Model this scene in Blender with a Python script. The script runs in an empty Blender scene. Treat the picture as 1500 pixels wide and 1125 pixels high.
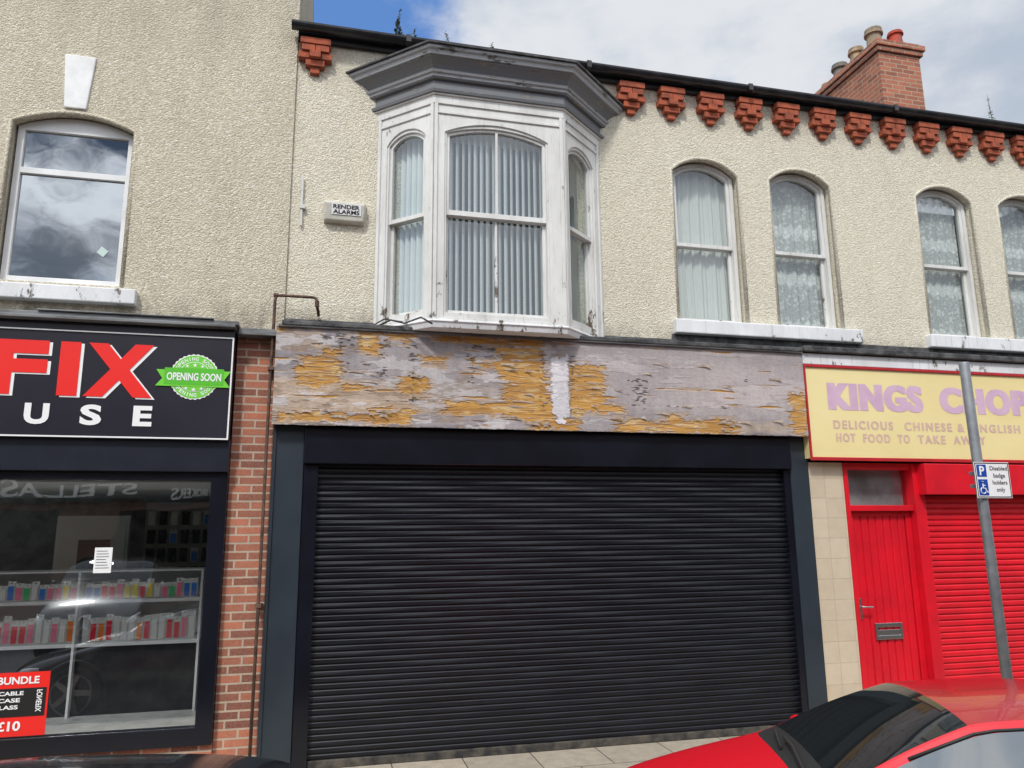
import bpy, bmesh, math, random
import numpy as np
from mathutils import Vector, Matrix
from mathutils.geometry import tessellate_polygon
random.seed(7); rng=np.random.RandomState(3)
SC=bpy.context.scene; COL=SC.collection
# ---------------------------------------------------------------- materials
def C(r,g,b):
    f=lambda v:(v/255/12.92) if v/255<=.04045 else ((v/255+.055)/1.055)**2.4
    return (f(r),f(g),f(b),1)
class N:
    def __init__(s,name):
        s.m=bpy.data.materials.new(name); s.m.use_nodes=True; s.t=s.m.node_tree
        s.b=s.t.nodes['Principled BSDF']; s.out=s.t.nodes['Material Output']
        s.pos=s.n('ShaderNodeNewGeometry').outputs['Position']
    def n(s,ty,props={},**inp):
        k=s.t.nodes.new(ty)
        for a,v in props.items(): setattr(k,a,v)
        for a,v in inp.items():
            a=a.replace('_',' ')
            sock=k.inputs[int(a[1:])] if a[0]=='i' and a[1:].isdigit() else k.inputs[a]
            s.put(sock,v)
        return k
    def put(s,sock,v):
        if isinstance(v,bpy.types.NodeSocket): s.t.links.new(v,sock)
        else: sock.default_value=v
    def vec(s,st,off=(0,0,0)):
        return s.n('ShaderNodeMapping',Vector=s.pos,Scale=st,Location=off).outputs[0]
    def noise(s,scale,st=(1,1,1),det=4,rough=.6,off=(0,0,0)):
        return s.n('ShaderNodeTexNoise',Vector=s.vec(st,off),Scale=scale,Detail=det,Roughness=rough).outputs['Fac']
    def ramp(s,fac,lo,hi):
        return s.n('ShaderNodeMapRange',Value=fac,i1=lo,i2=hi,i3=0.,i4=1.).outputs[0]
    def mix(s,f,a,b,bl='MIX'):
        k=s.t.nodes.new('ShaderNodeMix'); k.data_type='RGBA'; k.blend_type=bl
        s.put(k.inputs[0],f); s.put(k.inputs[6],a); s.put(k.inputs[7],b); return k.outputs[2]
    def math(s,op,a,b=0.):
        return s.n('ShaderNodeMath',{'operation':op},i0=a,i1=b).outputs[0]
    def bump(s,h,st,dist):
        s.put(s.b.inputs['Normal'],s.n('ShaderNodeBump',Height=h,Strength=st,Distance=dist).outputs[0])
    def set(s,**k):
        for a,v in k.items(): s.put(s.b.inputs[a.replace('_',' ')],v)
        return s.m
def simple(name,c,c2=None,rough=.6,metal=0.,ns=6,st=(1,1,1),lo=.4,hi=.65,bump=0,bs=60,bd=.004,coat=0):
    k=N(name); col=c
    if c2: col=k.mix(k.ramp(k.noise(ns,st,6),lo,hi),c,c2)
    if bump: k.bump(k.noise(bs,st,4),bump,bd)
    k.set(Base_Color=col,Roughness=rough,Metallic=metal)
    if coat: k.set(Coat_Weight=coat,Coat_Roughness=.03)
    return k.m
def pebble(name,ca,cb,stain):
    k=N(name)
    med=k.noise(60,det=4,rough=.8)
    vn=k.n('ShaderNodeTexVoronoi',Vector=k.pos,Scale=64.)
    cell=k.n('ShaderNodeSeparateColor',i0=vn.outputs['Color']).outputs[0]
    big=k.noise(.9,(1,1,.7),5,.65); streak=k.noise(3.5,(1,1,.18),5,.7)
    col=k.mix(k.ramp(big,.35,.68),ca,cb)
    col=k.mix(k.math('MULTIPLY',k.ramp(streak,.50,.85),.38),col,stain)
    dark=k.mix(.22,col,(0.10,.085,.06,1))
    pit=k.math('ADD',k.math('MULTIPLY',k.ramp(med,.51,.35),.9),k.math('MULTIPLY',k.ramp(cell,.34,.0),.9))
    col=k.mix(k.math('MINIMUM',pit,.88),col,dark)
    col=k.mix(k.math('MULTIPLY',k.ramp(cell,.65,1.),.45),col,(.92,.89,.81,1))
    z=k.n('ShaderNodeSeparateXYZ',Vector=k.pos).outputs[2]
    top=k.math('MULTIPLY',k.ramp(z,6.1,6.75),k.ramp(k.noise(3,(1,1,.3),4),.3,.6))
    col=k.mix(k.math('MULTIPLY',top,.45),col,stain)
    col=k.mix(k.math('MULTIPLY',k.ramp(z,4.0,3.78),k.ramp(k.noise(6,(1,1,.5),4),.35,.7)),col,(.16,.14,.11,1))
    h=k.math('ADD',k.math('MULTIPLY',vn.outputs['Distance'],-1.),k.math('ADD',k.math('MULTIPLY',cell,.8),k.math('MULTIPLY',med,1.2)))
    k.bump(h,.8,.010)
    return k.set(Base_Color=col,Roughness=.95)
def brickm(name,c1,c2,mortar,w=.225,h=.075,ms=.008,off=.5,plane='xz',rough=.85,var=.3):
    k=N(name); s=k.n('ShaderNodeSeparateXYZ',Vector=k.pos).outputs
    if plane=='xz': v=k.n('ShaderNodeCombineXYZ',i0=k.math('ADD',s[0],s[1]),i1=s[2]).outputs[0]
    else: v=k.n('ShaderNodeCombineXYZ',i0=s[0],i1=s[1]).outputs[0]
    b=k.n('ShaderNodeTexBrick',{'offset':off},Vector=v,Color1=c1,Color2=c2,Mortar=mortar,Scale=1.,i4=1.)
    b.inputs['Mortar Size'].default_value=ms; b.inputs['Brick Width'].default_value=w; b.inputs['Row Height'].default_value=h
    b.inputs['Mortar Smooth'].default_value=.1
    col=k.mix(k.math('MULTIPLY',k.ramp(k.noise(9,det=6),.4,.75),var),b.outputs[0],(.05,.045,.04,1))
    if rough>.5: col=k.mix(k.math('MULTIPLY',k.ramp(k.noise(60,det=4),.4,.7),.25),col,mortar)
    k.bump(k.math('ADD',k.math('MULTIPLY',b.outputs['Fac'],-1.),k.math('MULTIPLY',k.noise(70),.4 if rough>.5 else .03)),.6,.006)
    return k.set(Base_Color=col,Roughness=rough)
def paintpeel(name,c,under,lo=.56,hi=.6,ns=7,st=(1,1,.5),rough=.5,dirt=.35,ck=.25):
    k=N(name)
    z=k.n('ShaderNodeSeparateXYZ',Vector=k.pos).outputs[2]
    low=k.math('MULTIPLY',k.ramp(z,4.5,3.7),.08)
    p=k.ramp(k.math('ADD',k.noise(ns,st,8,.72),low),lo,hi)
    base=k.mix(k.math('MULTIPLY',k.ramp(k.noise(2.5,(1,1,.4),6,.7),.4,.75),dirt),c,C(120,112,100))
    crk=k.math('MULTIPLY',k.ramp(k.noise(40,(1,1,.06),3),.60,.68),ck)
    base=k.mix(crk,base,C(110,100,88))
    col=k.mix(p,base,k.mix(k.noise(30,(1,1,.2)),under,(.05,.045,.04,1)))
    k.bump(k.math('ADD',k.math('MULTIPLY',p,-1.),k.math('MULTIPLY',k.noise(45,(1,1,.15),4),.3)),.6,.004)
    return k.set(Base_Color=col,Roughness=rough)
def glass(name,refl=.25,tint=(.8,.85,.85,1),rc=(.9,.95,1,1)):
    k=N(name); k.t.nodes.remove(k.b)
    tr=k.n('ShaderNodeBsdfTransparent',Color=tint).outputs[0]
    wob=k.n('ShaderNodeBump',Height=k.noise(2.2,det=1),Strength=.12,Distance=.02).outputs[0]
    gl=k.n('ShaderNodeBsdfGlossy',Color=rc,Roughness=.01,Normal=wob).outputs[0]
    lw=k.n('ShaderNodeLayerWeight',Blend=.5).outputs['Facing']
    f=k.math('ADD',k.math('MULTIPLY',k.math('POWER',lw,4.),.8),refl)
    mx=k.n('ShaderNodeMixShader',Fac=f,i1=tr,i2=gl).outputs[0]
    k.t.links.new(mx,k.out.inputs[0]); return k.m
PB1=pebble('pebble_dash_buff',(.67,.605,.465,1),(.60,.54,.41,1),(.38,.34,.26,1))
PB2=pebble('pebble_dash_cream',(.78,.725,.58,1),(.72,.67,.535,1),(.50,.46,.37,1))
BRICK=brickm('red_brick_pier',C(190,112,84),C(122,68,54),C(188,170,150),h=.070,w=.21)
BRICKC=brickm('chimney_brick',C(180,104,76),C(134,74,56),C(166,146,124))
BRICKO=brickm('opposite_brick',C(120,70,55),C(95,55,45),C(130,120,105))
CORB=simple('weathered_red_brick',C(172,88,60),C(128,68,50),.9,ns=12,bump=.3,bs=60,bd=.003)
WHITE=paintpeel('peeling_white_paint',(.72,.72,.70,1),C(130,112,94),lo=.635,hi=.665,dirt=.38)
SILLM=paintpeel('painted_sill',(.78,.79,.81,1),C(130,120,105),lo=.66,hi=.70,rough=.7)
GREYP=paintpeel('peeling_grey_paint',C(112,115,120),C(165,156,146),lo=.58,hi=.63,ns=11,st=(.35,.35,1.8))
GREYL=paintpeel('pale_grey_paint',C(160,163,167),C(100,94,86),lo=.58,hi=.62,ns=9,st=(.4,.4,1.5))
UPVC=simple('white_upvc',(.8,.8,.8,1),(.68,.68,.68,1),.35,ns=3)
BITU=simple('bitumen_flashing',(.03,.03,.032,1),(.11,.11,.11,1),.7,ns=8,bump=.8,bs=14,bd=.02)
LEAD=simple('weathered_lead',C(122,124,126),C(76,76,76),.6,ns=5,st=(.6,1,3),bump=.4,bs=20,bd=.006)
SLATE=brickm('slate_roof',C(62,62,68),C(48,48,54),C(25,25,28),w=.3,h=.2,ms=.004)
GUT=simple('black_gutter',(.012,.012,.015,1),(.03,.03,.035,1),.35)
SLATEP=simple('slate_grey_panel',C(46,55,63),C(40,48,56),.38,ns=2)
BLK=simple('black_gloss_paint',C(14,16,25),C(20,23,34),.25,ns=2)
SHUT=simple('black_shutter_paint',C(9,11,20),C(20,23,33),.40,ns=3,st=(1,1,3),lo=.45,hi=.75)
SHUTB=simple('dusty_bottom_rail',C(40,40,42),C(90,84,74),.7,ns=8)
SIGNB=simple('charcoal_sign_vinyl',C(36,34,44),C(42,40,50),.3,ns=1.5)
REDL=simple('red_vinyl',C(235,42,36),rough=.35); WHL=simple('white_vinyl',(.85,.85,.85,1),rough=.4)
YEL=simple('yellow_sign_paint',C(234,218,160),C(226,208,148),.45,ns=1.5,st=(.5,1,1))
REDP=simple('red_gloss_paint',(.70,.008,.022,1),(.56,.008,.02,1),.32,ns=3)
REDD=simple('faded_red_trim',C(186,30,40),C(160,30,36),.45,ns=4)
PINK=simple('faded_lilac_lettering',C(208,176,198),C(198,162,188),.5,ns=5)
PINK2=simple('faded_mauve_lettering',C(214,180,166),C(206,170,162),.5,ns=6)
TILE=brickm('beige_wall_tile',C(206,191,168),C(198,182,158),C(186,172,150),w=.2,h=.2,ms=.003,off=0,rough=.35,var=.10)
PAVE=brickm('paving_slabs',C(176,164,146),C(160,150,134),C(90,84,74),w=.6,h=.6,ms=.006,plane='xy')
ASPH=simple('asphalt',(.05,.05,.052,1),(.075,.073,.07,1),.9,ns=3,bump=.5,bs=120,bd=.01)
KERB=simple('kerb_concrete',C(140,134,124),C(110,106,98),.9,ns=5,bump=.3)
PIPE=simple('rusty_pipe',C(110,84,70),C(70,56,50),.8,ns=14,metal=.2)
GALV=simple('galvanised_steel',C(138,142,146),C(112,116,120),.45,metal=.35,ns=6)
ALARM=simple('aged_plastic',C(206,204,194),C(184,180,166),.5,ns=8)
DARK=simple('dark_interior',(.05,.05,.052,1),rough=.9)
ROOM=simple('shop_room_paint',C(150,150,146),C(110,110,108),.8)
CHROME=simple('satin_metal',(.5,.5,.5,1),rough=.3,metal=1.)
BLKT=simple('black_lettering',(.01,.01,.01,1),rough=.5)
BLUE=simple('blue_sign_film',C(20,70,160),rough=.4)
GREEN=simple('green_vinyl',C(112,206,56),rough=.4)
G_UP=glass('sash_glass',.09); G_BAY=glass('bay_glass',.10); G_PVC=glass('large_pane_glass',.36,(.2,.22,.24,1))
G_SHOP=glass('shop_glass',.24,(.84,.86,.86,1))
def lace(name,c,alpha,pat):
    k=N(name)
    a=alpha
    if pat:
        dv=k.n('ShaderNodeTexNoise',Vector=k.pos,Scale=9.).outputs['Color']
        wp=k.mix(.06,k.pos,dv,'ADD')
        v=k.n('ShaderNodeTexVoronoi',Vector=wp,Scale=19.).outputs['Distance']
        w=k.noise(85,(1,.2,1),2)
        z=k.n('ShaderNodeSeparateXYZ',Vector=k.pos).outputs
        sc=k.math('ADD',z[2],k.math('MULTIPLY',k.math('ABSOLUTE',k.math('SINE',k.math('MULTIPLY',z[0],26.))),.05))
        band=k.math('GREATER_THAN',k.math('SINE',k.math('MULTIPLY',sc,11.)),.72)
        a=k.math('ADD',k.math('MULTIPLY',k.ramp(v,.5,.2),.26),k.math('MULTIPLY',k.ramp(w,.42,.58),.26)); a=k.math('ADD',a,.38)
        a=k.math('MINIMUM',k.math('ADD',a,k.math('MULTIPLY',band,.25)),1.)
    k.set(Base_Color=c,Alpha=a,Roughness=.9); return k.m
NET=lace('net_curtain',(.74,.73,.69,1),.9,0); LACE=lace('lace_curtain',(.84,.83,.79,1),.6,1)
BLIND=simple('vertical_blind_fabric',(.80,.82,.82,1),rough=.8)
# ---------------------------------------------------------------- geometry helpers
ORG={}
def thing(name,label,cat,base,group=None,kind=None):
    e=bpy.data.objects.new(name,None); e.empty_display_size=.2; e.location=base; COL.objects.link(e)
    e['label']=label; e['category']=cat
    if group: e['group']=group
    ORG[e]=Vector(base); return e
class M:
    def __init__(s): s.v=[]; s.f=[]; s.mi=[]; s.cur=0
    def add(s,vs,fs):
        o=len(s.v); s.v+=[tuple(v) for v in vs]
        for f in fs: s.f.append([i+o for i in f]); s.mi.append(s.cur)
        return s
    def box(s,x0,x1,y0,y1,z0,z1,T=None):
        v=[(x,y,z) for x in(x0,x1) for y in(y0,y1) for z in(z0,z1)]
        if T: v=[T(*p) for p in v]
        return s.add(v,[(0,1,3,2),(4,6,7,5),(0,4,5,1),(2,3,7,6),(0,2,6,4),(1,5,7,3)])
    def plate(s,outer,holes,y0,y1,T=None):
        loops=[outer]+holes; T=T or (lambda x,y,z:(x,y,z))
        tri=tessellate_polygon([[Vector((p[0],p[1],0)) for p in L] for L in loops])
        pts=[p for L in loops for p in L]; n=len(pts)
        vs=[T(p[0],y0,p[1]) for p in pts]+[T(p[0],y1,p[1]) for p in pts]
        fs=[tuple(t) for t in tri]+[tuple(i+n for i in reversed(t)) for t in tri]
        o=0
        for L in loops:
            m=len(L)
            for i in range(m): fs.append((o+i,o+(i+1)%m,n+o+(i+1)%m,n+o+i))
            o+=m
        return s.add(vs,fs)
    def tube(s,pts,r,n=10,cap=True):
        pts=[Vector(p) for p in pts]; rings=[]
        for i,p in enumerate(pts):
            d=(pts[min(i+1,len(pts)-1)]-pts[max(i-1,0)]).normalized()
            a=d.orthogonal().normalized() if i==0 else (a-d*a.dot(d)).normalized()
            b=d.cross(a); rr=r[i] if isinstance(r,(list,tuple)) else r
            rings.append([p+a*rr*math.cos(t)+b*rr*math.sin(t) for t in [2*math.pi*k/n for k in range(n)]])
        vs=[v for R in rings for v in R]; fs=[]
        for i in range(len(pts)-1):
            for k in range(n): fs.append((i*n+k,i*n+(k+1)%n,(i+1)*n+(k+1)%n,(i+1)*n+k))
        if cap: fs+=[tuple(range(n))[::-1],tuple((len(pts)-1)*n+k for k in range(n))]
        return s.add(vs,fs)
    def obj(s,name,mats,parent=None,bev=0,smooth=False,label=None,top=None,seg=2,loc=None):
        if not isinstance(mats,(list,tuple)): mats=[mats]
        vs=np.array(s.v,float); c=(vs.min(0)+vs.max(0))/2
        if top or not parent: c[2]=vs[:,2].min()
        me=bpy.data.meshes.new(name); me.from_pydata((vs-c).tolist(),[],s.f)
        for m in mats: me.materials.append(m)
        me.polygons.foreach_set('material_index',s.mi)
        if smooth: me.polygons.foreach_set('use_smooth',[True]*len(s.f))
        bm=bmesh.new(); bm.from_mesh(me); bmesh.ops.recalc_face_normals(bm,faces=bm.faces); bm.to_mesh(me); bm.free()
        o=bpy.data.objects.new(name,me); COL.objects.link(o); ORG[o]=Vector(c)
        if parent: o.parent=parent; o.location=Vector(c)-ORG[parent]
        else: o.location=c
        if bev:
            b=o.modifiers.new('bevel','BEVEL'); b.width=bev; b.segments=seg; b.limit_method='ANGLE'; b.angle_limit=math.radians(35)
        if label: o['label']=label
        if top: o['label'],o['category']=top
        return o
def struct(o): o['kind']='structure'; return o
def arch(x0,x1,z0,zs,rise,n=14):
    P=[(x0,z0),(x1,z0)]
    if rise<=0: return P+[(x1,zs),(x0,zs)]
    w=(x1-x0)/2; R=(w*w+rise*rise)/(2*rise); cx=(x0+x1)/2; cz=zs+rise-R; a=math.asin(w/R)
    for i in range(n+1):
        t=a-2*a*i/n; P.append((cx+R*math.sin(t),cz+R*math.cos(t)))
    return P
def rect(x0,x1,z0,z1): return [(x0,z0),(x1,z0),(x1,z1),(x0,z1)]
def textmesh(body,x0,x1,z0,z1,off=0,sp=1.):
    cu=bpy.data.curves.new('t','FONT'); cu.body=body; cu.size=1; cu.offset=off; cu.resolution_u=4; cu.space_character=sp
    o=bpy.data.objects.new('t',cu); COL.objects.link(o)
    dg=bpy.context.evaluated_depsgraph_get(); me=bpy.data.meshes.new_from_object(o.evaluated_get(dg))
    v=np.array([p.co[:] for p in me.vertices]); f=[list(p.vertices) for p in me.polygons]
    bpy.data.objects.remove(o); bpy.data.meshes.remove(me)
    mn=v.min(0); mx=v.max(0); v=(v-mn)/np.maximum(mx-mn,1e-6)
    return [(x0+(x1-x0)*p[0],z0+(z1-z0)*p[1]) for p in v],f
def text(m,body,x0,x1,z0,z1,y,off=0,T=None,sp=1.,fat=0):
    T=T or (lambda x,y,z:(x,y,z))
    p,f=textmesh(body,x0+fat,x1-fat,z0,z1,off,sp)
    for i,dx in enumerate((0,-fat,fat) if fat else (0,)):
        m.add([T(a+dx,y-.0006*i,b) for a,b in p],f)
    return m
def tobj(par,mat,body,x0,x1,z0,z1,y,off=0,sp=1.,name='lettering',T=None,fat=0):
    m=M(); text(m,body,x0,x1,z0,z1,y,off,T=T,sp=sp,fat=fat); return m.obj(name,mat,par)
# ---------------------------------------------------------------- SETTING
gm=M(); gm.box(-200,200,-200,200,-.4,-.204); struct(gm.obj('ground',ASPH))
gm=M(); gm.box(-60,60,-11.6,-2.42,-.2,-.15); struct(gm.obj('road',ASPH))
gm=M(); gm.box(-60,60,-2.3,8,-.2,0); struct(gm.obj('pavement',PAVE))
gm=M(); gm.box(-60,60,-2.42,-2.3,-.3,-.004); struct(gm.obj('kerb',KERB,bev=.015))
gm=M(); gm.box(-60,60,-14,-11.6,-.2,-.01); struct(gm.obj('pavement',PAVE))
# ---------------------------------------------------------------- TERRACE
TB=thing('terrace_building','cream pebble-dashed terrace with painted bay window above a shuttered shopfront','building',(4.8,2,0))
wins=[(3.50,4.30),(4.68,5.47),(6.62,7.42),(7.80,8.62)]
m=M(); holes=[arch(a,b,4.05,5.74,.17) for a,b in wins]+[rect(.6,2.4,3.95,5.9)]
m.plate(rect(-.44,10.5,3.72,6.8),holes,0,.25); m.obj('wall',PB2,TB)
def reveal(par,x0,x1,z0,zs,rise,mat,y,r=.022,n=14):
    L=arch(x0-r*.2,x1+r*.2,z0,zs,rise,n); L=L[1:]+[L[0]]
    m=M(); m.tube([(p[0],y+r*.55,p[1]) for p in L],r,10); return m.obj('opening_surround',mat,par,smooth=True)
for a,b in wins: reveal(TB,a,b,4.05,5.74,.17,PB2,0)
m=M(); m.box(-.44,10.5,.25,.3,0,3.72); m.box(-.44,10.5,7.9,8,0,6.8); m.box(-.44,-.38,.25,8,0,6.8); m.box(10.4,10.5,.25,8,0,6.8); m.obj('back_wall',DARK,TB)
m=M(); m.box(-.38,10.4,2.4,2.45,3.7,6.8); m.box(-.38,10.4,.26,2.4,3.66,3.7); m.obj('interior_partition',DARK,TB)
t30=math.tan(math.radians(30))
m=M(); m.add([(-.44,-.08,6.82),(10.5,-.08,6.82),(10.5,4,6.82+4.08*t30),(-.44,4,6.82+4.08*t30),(10.5,8.1,6.82),(-.44,8.1,6.82),
 (-.44,-.08,6.79),(10.5,-.08,6.79)],[(0,1,2,3),(3,2,4,5),(6,7,1,0)])
ROOF=m.obj('roof',SLATE,TB)
m=M(); m.box(-.44,10.5,-.06,0,6.66,6.8); m.obj('eaves_board',GUT,TB)
m=M()
n=10; R=.06; vs=[]; fs=[]
for xx in (-.5,10.5):
    for rr in (R,R-.008):
        for k in range(n+1):
            a=math.pi+math.pi*k/n; vs.append((xx,-.135+rr*math.cos(a),6.76+rr*math.sin(a)))
q=n+1
for k in range(n):
    fs+=[(k,k+1,2*q+k+1,2*q+k),(q+k,q+k+1,3*q+k+1,3*q+k)]
fs+=[(0,q,3*q,2*q),(n,q+n,3*q+n,2*q+n)]
fs+=[tuple(range(n+1))+tuple(q+n-k for k in range(n+1))]
m.add(vs,fs)
for xx in np.arange(.6,10.4,1.9):
    m.box(xx,xx+.05,-.2,-.07,6.70,6.775)
m.obj('gutter',GUT,TB)
def corbel(x):
    m=M(); k=.90; Z_=lambda z:6.655-(6.655-z)*.93
    for x0,x1,d,z0,z1 in ((-.16,.16,.115,6.585,6.655),(-.145,-.003,.105,6.51,6.58),(.003,.145,.105,6.51,6.58),(-.175,-.062,.085,6.432,6.503),(-.058,.058,.12,6.432,6.503),(.062,.175,.085,6.432,6.503),(-.10,.10,.075,6.355,6.426),(-.05,.05,.05,6.285,6.349)):
        m.box(x+x0*k,x+x1*k,-d,0,Z_(z0),Z_(z1))
    m.cur=1; m.box(x-.128,x+.128,-.095,0,6.33,6.65)
    m.v[-8:]=[(x+(.112 if px>x else -.112) if pz>6.5 else x+(.036 if px>x else -.036),py if pz>6.5 else py*.45,pz) for px,py,pz in m.v[-8:]]
    return m
MORT=simple('old_mortar',C(150,132,110),C(104,88,74),.9,ns=20)
for i,x in enumerate([-.27]+[3.04+.475*k for k in range(16)]):
    corbel(x).obj('corbel',[CORB,MORT],TB,bev=.003,seg=1)
m=M(); m.box(8.16,8.92,2,3.75,7.5,9.25); m.box(8.12,8.96,1.96,3.79,9.25,9.33); m.box(8.09,8.99,1.93,3.82,9.33,9.42); m.box(8.14,8.94,1.98,3.77,9.42,9.47)
CH=m.obj('chimney',BRICKC,TB,bev=.006)
POTS=[(2.12,.11,.26,C(176,66,46)),(2.42,.13,.50,C(150,132,108)),(2.85,.12,.44,C(176,150,118)),(3.28,.13,.42,C(120,116,108)),(3.62,.11,.26,C(186,156,120))]
for i,(y,r,h,c) in enumerate(POTS):
    m=M(); z=9.46; px=8.62 if i==0 else 8.48; m.tube([(px,y,z),(px,y,z+h*.12),(px,y,z+h*.15),(px,y,z+h*.78),(px,y,z+h*.80),(px,y,z+h*.88),(px,y,z+h*.9),(px,y,z+h)],[r*1.1,r*1.1,r*.95,r*.85,r*1.12,r*1.12,r*.98,r*1.02],16)
    m.obj('chimney_pot',simple('pot_clay',c,(.10,.09,.08,1),.8,ns=7,lo=.4,hi=.75),CH,smooth=False)
def sash(par,x0,x1,z0,zs,rise,zm,T,fm,gm_,sw=.045,bars=0,name='window',frame=.05):
    m=M()
    i0,i1=x0+frame,x1-frame
    m.plate(arch(x0,x1,z0,zs,rise),[arch(i0,i1,z0+.05,zs,rise-.03)],0,.12,T)
    top=arch(i0,i1,zm-.02,zs,rise-.03)
    xm=(i0+i1)/2
    A=arch(i0+sw,i1-sw,zm+.03 if bars else zm+.02,zs-sw*.7,rise-.035)
    if bars:
        zt=max(p[1] for p in A)
        hl=[(i0+sw,zm+.03),(xm-.012,zm+.03),(xm-.012,zt)]+[p for p in A[2:] if p[0]<xm-.012]
        hr=[(xm+.012,zm+.03),(i1-sw,zm+.03)]+[p for p in A[2:] if p[0]>xm+.012]+[(xm+.012,zt)]
        m.plate(top,[hl,hr],.02,.06,T)
        m.plate(rect(i0,i1,z0+.05,zm+.02),[rect(i0+sw,xm-.012,z0+.05+sw*1.3,zm-.02),rect(xm+.012,i1-sw,z0+.05+sw*1.3,zm-.02)],.062,.1,T)
    else:
        m.plate(top,[A],.02,.06,T)
        m.plate(rect(i0,i1,z0+.05,zm+.02),[rect(i0+sw,i1-sw,z0+.05+sw*1.3,zm-.02)],.062,.1,T)
    W=m.obj(name,fm,par,bev=.004,seg=1)
    m=M(); A=arch(i0+.01,i1-.01,zm,zs-.01,max(rise-.04,0)); m.add([T(p[0],.045,p[1]) for p in A],[tuple(range(len(A)))])
    m.obj('pane',gm_,W)
    m=M(); m.add([T(p[0],.085,p[1]) for p in rect(i0+.01,i1-.01,z0+.06,zm)],[(0,1,2,3)]); m.obj('pane',gm_,W)
    return W
def curtain(par,x0,x1,z0,z1,y,mat,amp=.02,waves=11,seed=0):
    r=np.random.RandomState(seed); n=120; m=M(); vs=[]; rows=12
    ph=r.rand(3)*6
    for j in range(rows+1):
        v=j/rows
        for i in range(n+1):
            u=i/n
            yy=amp*math.sin(u*waves*6.28+ph[0]+.5*math.sin(v*2)+1.2*math.sin(u*9+ph[2]))+amp*.5*math.sin(u*waves*2.3*6.28+ph[1])
            vs.append((x0+(x1-x0)*u+.01*math.sin(v*3+u*9),y+yy,z0+(z1-z0)*v))
    fs=[(j*(n+1)+i,j*(n+1)+i+1,(j+1)*(n+1)+i+1,(j+1)*(n+1)+i) for j in range(rows) for i in range(n)]
    m.add(vs,fs); return m.obj('curtain',mat,par,smooth=True)
for k,(a,b) in enumerate(wins):
    W=sash(TB,a+.02,b-.02,4.02,5.74,.15,4.93,lambda x,y,z:(x,y+.09,z),WHITE,G_UP,sw=.035,frame=.04)
    curtain(W,a+.04,b-.04,4.05,5.9,.235,[NET,LACE,LACE,LACE][k],seed=k,waves=[6,5,6,5][k],amp=[.014,.009,.010,.009][k])
for a,b in ((3.42,5.65),(6.53,8.85)):
    m=M(); m.box(a,b,-.09,.10,3.885,4.035); m.obj('sill',SILLM,TB,bev=.012)
# ---------------------------------------------------------------- BAY
BP=[(.37,0),(.855,-.45),(2.125,-.45),(2.65,0)]
def off(o):
    L=[]
    for a,b in zip(BP[:-1],BP[1:]):
        d=Vector((b[0]-a[0],b[1]-a[1])).normalized(); nrm=Vector((d.y,-d.x)); L.append((Vector(a)+nrm*o,d))
    def inter(l1,l2):
        p,d=l1;q,e=l2; t=((q-p).x*e.y-(q-p).y*e.x)/(d.x*e.y-d.y*e.x); return p+d*t
    w=(Vector((0,0)),Vector((1,0)))
    return [inter(w,L[0]),inter(L[0],L[1]),inter(L[1],L[2]),inter(L[2],w)]
def loft(prof,cap=True):
    m=M(); vs=[];
    for z,o in prof: vs+=[(p.x,p.y,z) for p in off(o)]
    fs=[(i*4+k,i*4+k+1,(i+1)*4+k+1,(i+1)*4+k) for i in range(len(prof)-1) for k in range(3)]
    if cap: fs+=[(0,1,2,3),tuple(len(vs)-4+k for k in range(4))]
    return m.add(vs,fs)
BAY=loft([(5.9,.015),(5.985,.015),(5.985,.035),(6.0,.035)]).obj('bay_window',WHITE,TB,bev=.004)
for (a,b),wname in zip(zip(BP[:-1],BP[1:]),('c','f','c')):
    A=Vector((a[0],a[1])); d=(Vector(b)-A); Ln=d.length; d.normalize(); nin=Vector((-d.y,d.x))
    T=lambda u,y,z,A=A,d=d,nin=nin:(A.x+d.x*u+nin.x*y,A.y+d.y*u+nin.y*y,z)
    if wname=='f': h=(.105,Ln-.155,3.80,5.62,.12)
    else: h=(.10,Ln-.10,3.82,5.60,.12)
    x0,x1,z0,zs,ri=h
    m=M(); m.plate(rect(.003,Ln-.003,3.76,5.9),[arch(x0,x1,z0,zs,ri)],0,.07,T)
    m.box(.0,.035,-.018,0.0,3.76,5.9,T); m.box(Ln-.035,Ln,-.018,0.,3.76,5.9,T)
    m.box(.036,Ln-.036,-.014,0,5.80,5.83,T)
    m.obj('frame',WHITE,BAY,bev=.004,seg=1)
    W=sash(BAY,x0-.0,x1+.0,z0,zs,ri,4.82,lambda x,y,z,T=T:T(x,y+.015,z),WHITE,G_BAY,sw=.03,bars=(wname=='f'),name='sash',frame=.018)
    m=M(); n=int((x1-x0)/.058)
    for i in range(n):
        c=x0+(i+.5)*(x1-x0)/n; r=random.uniform(-.1,.1)+.95
        w=.041; dx,dy=w*math.cos(r),w*math.sin(r)
        zt=zs+ri; zb=z0+.08+random.uniform(-.01,.01)
        v=[]
        for s_ in (-1,-.5,0,.5,1):
            cx=c+dx*s_+.006*(1-s_*s_); cy=.17+dy*s_-.006*(1-s_*s_)
            v+=[T(cx,cy,zb),T(cx,cy,zt)]
        m.add(v,[(2*k,2*k+2,2*k+3,2*k+1) for k in range(4)])
    m.obj('blind',BLIND,BAY)
loft([(3.70,.0),(3.745,.012),(3.757,.025),(3.775,.02)]).obj('bay_base',SILLM,BAY,bev=.004)
loft([(6.0,.05),(6.03,.06),(6.03,.03),(6.13,.03),(6.13,.06),(6.15,.075)]).obj('frieze',GREYP,BAY,bev=.003)
loft([(6.151,.07),(6.175,.075),(6.18,.09),(6.20,.10)]).obj('moulding',GREYL,BAY)
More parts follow.
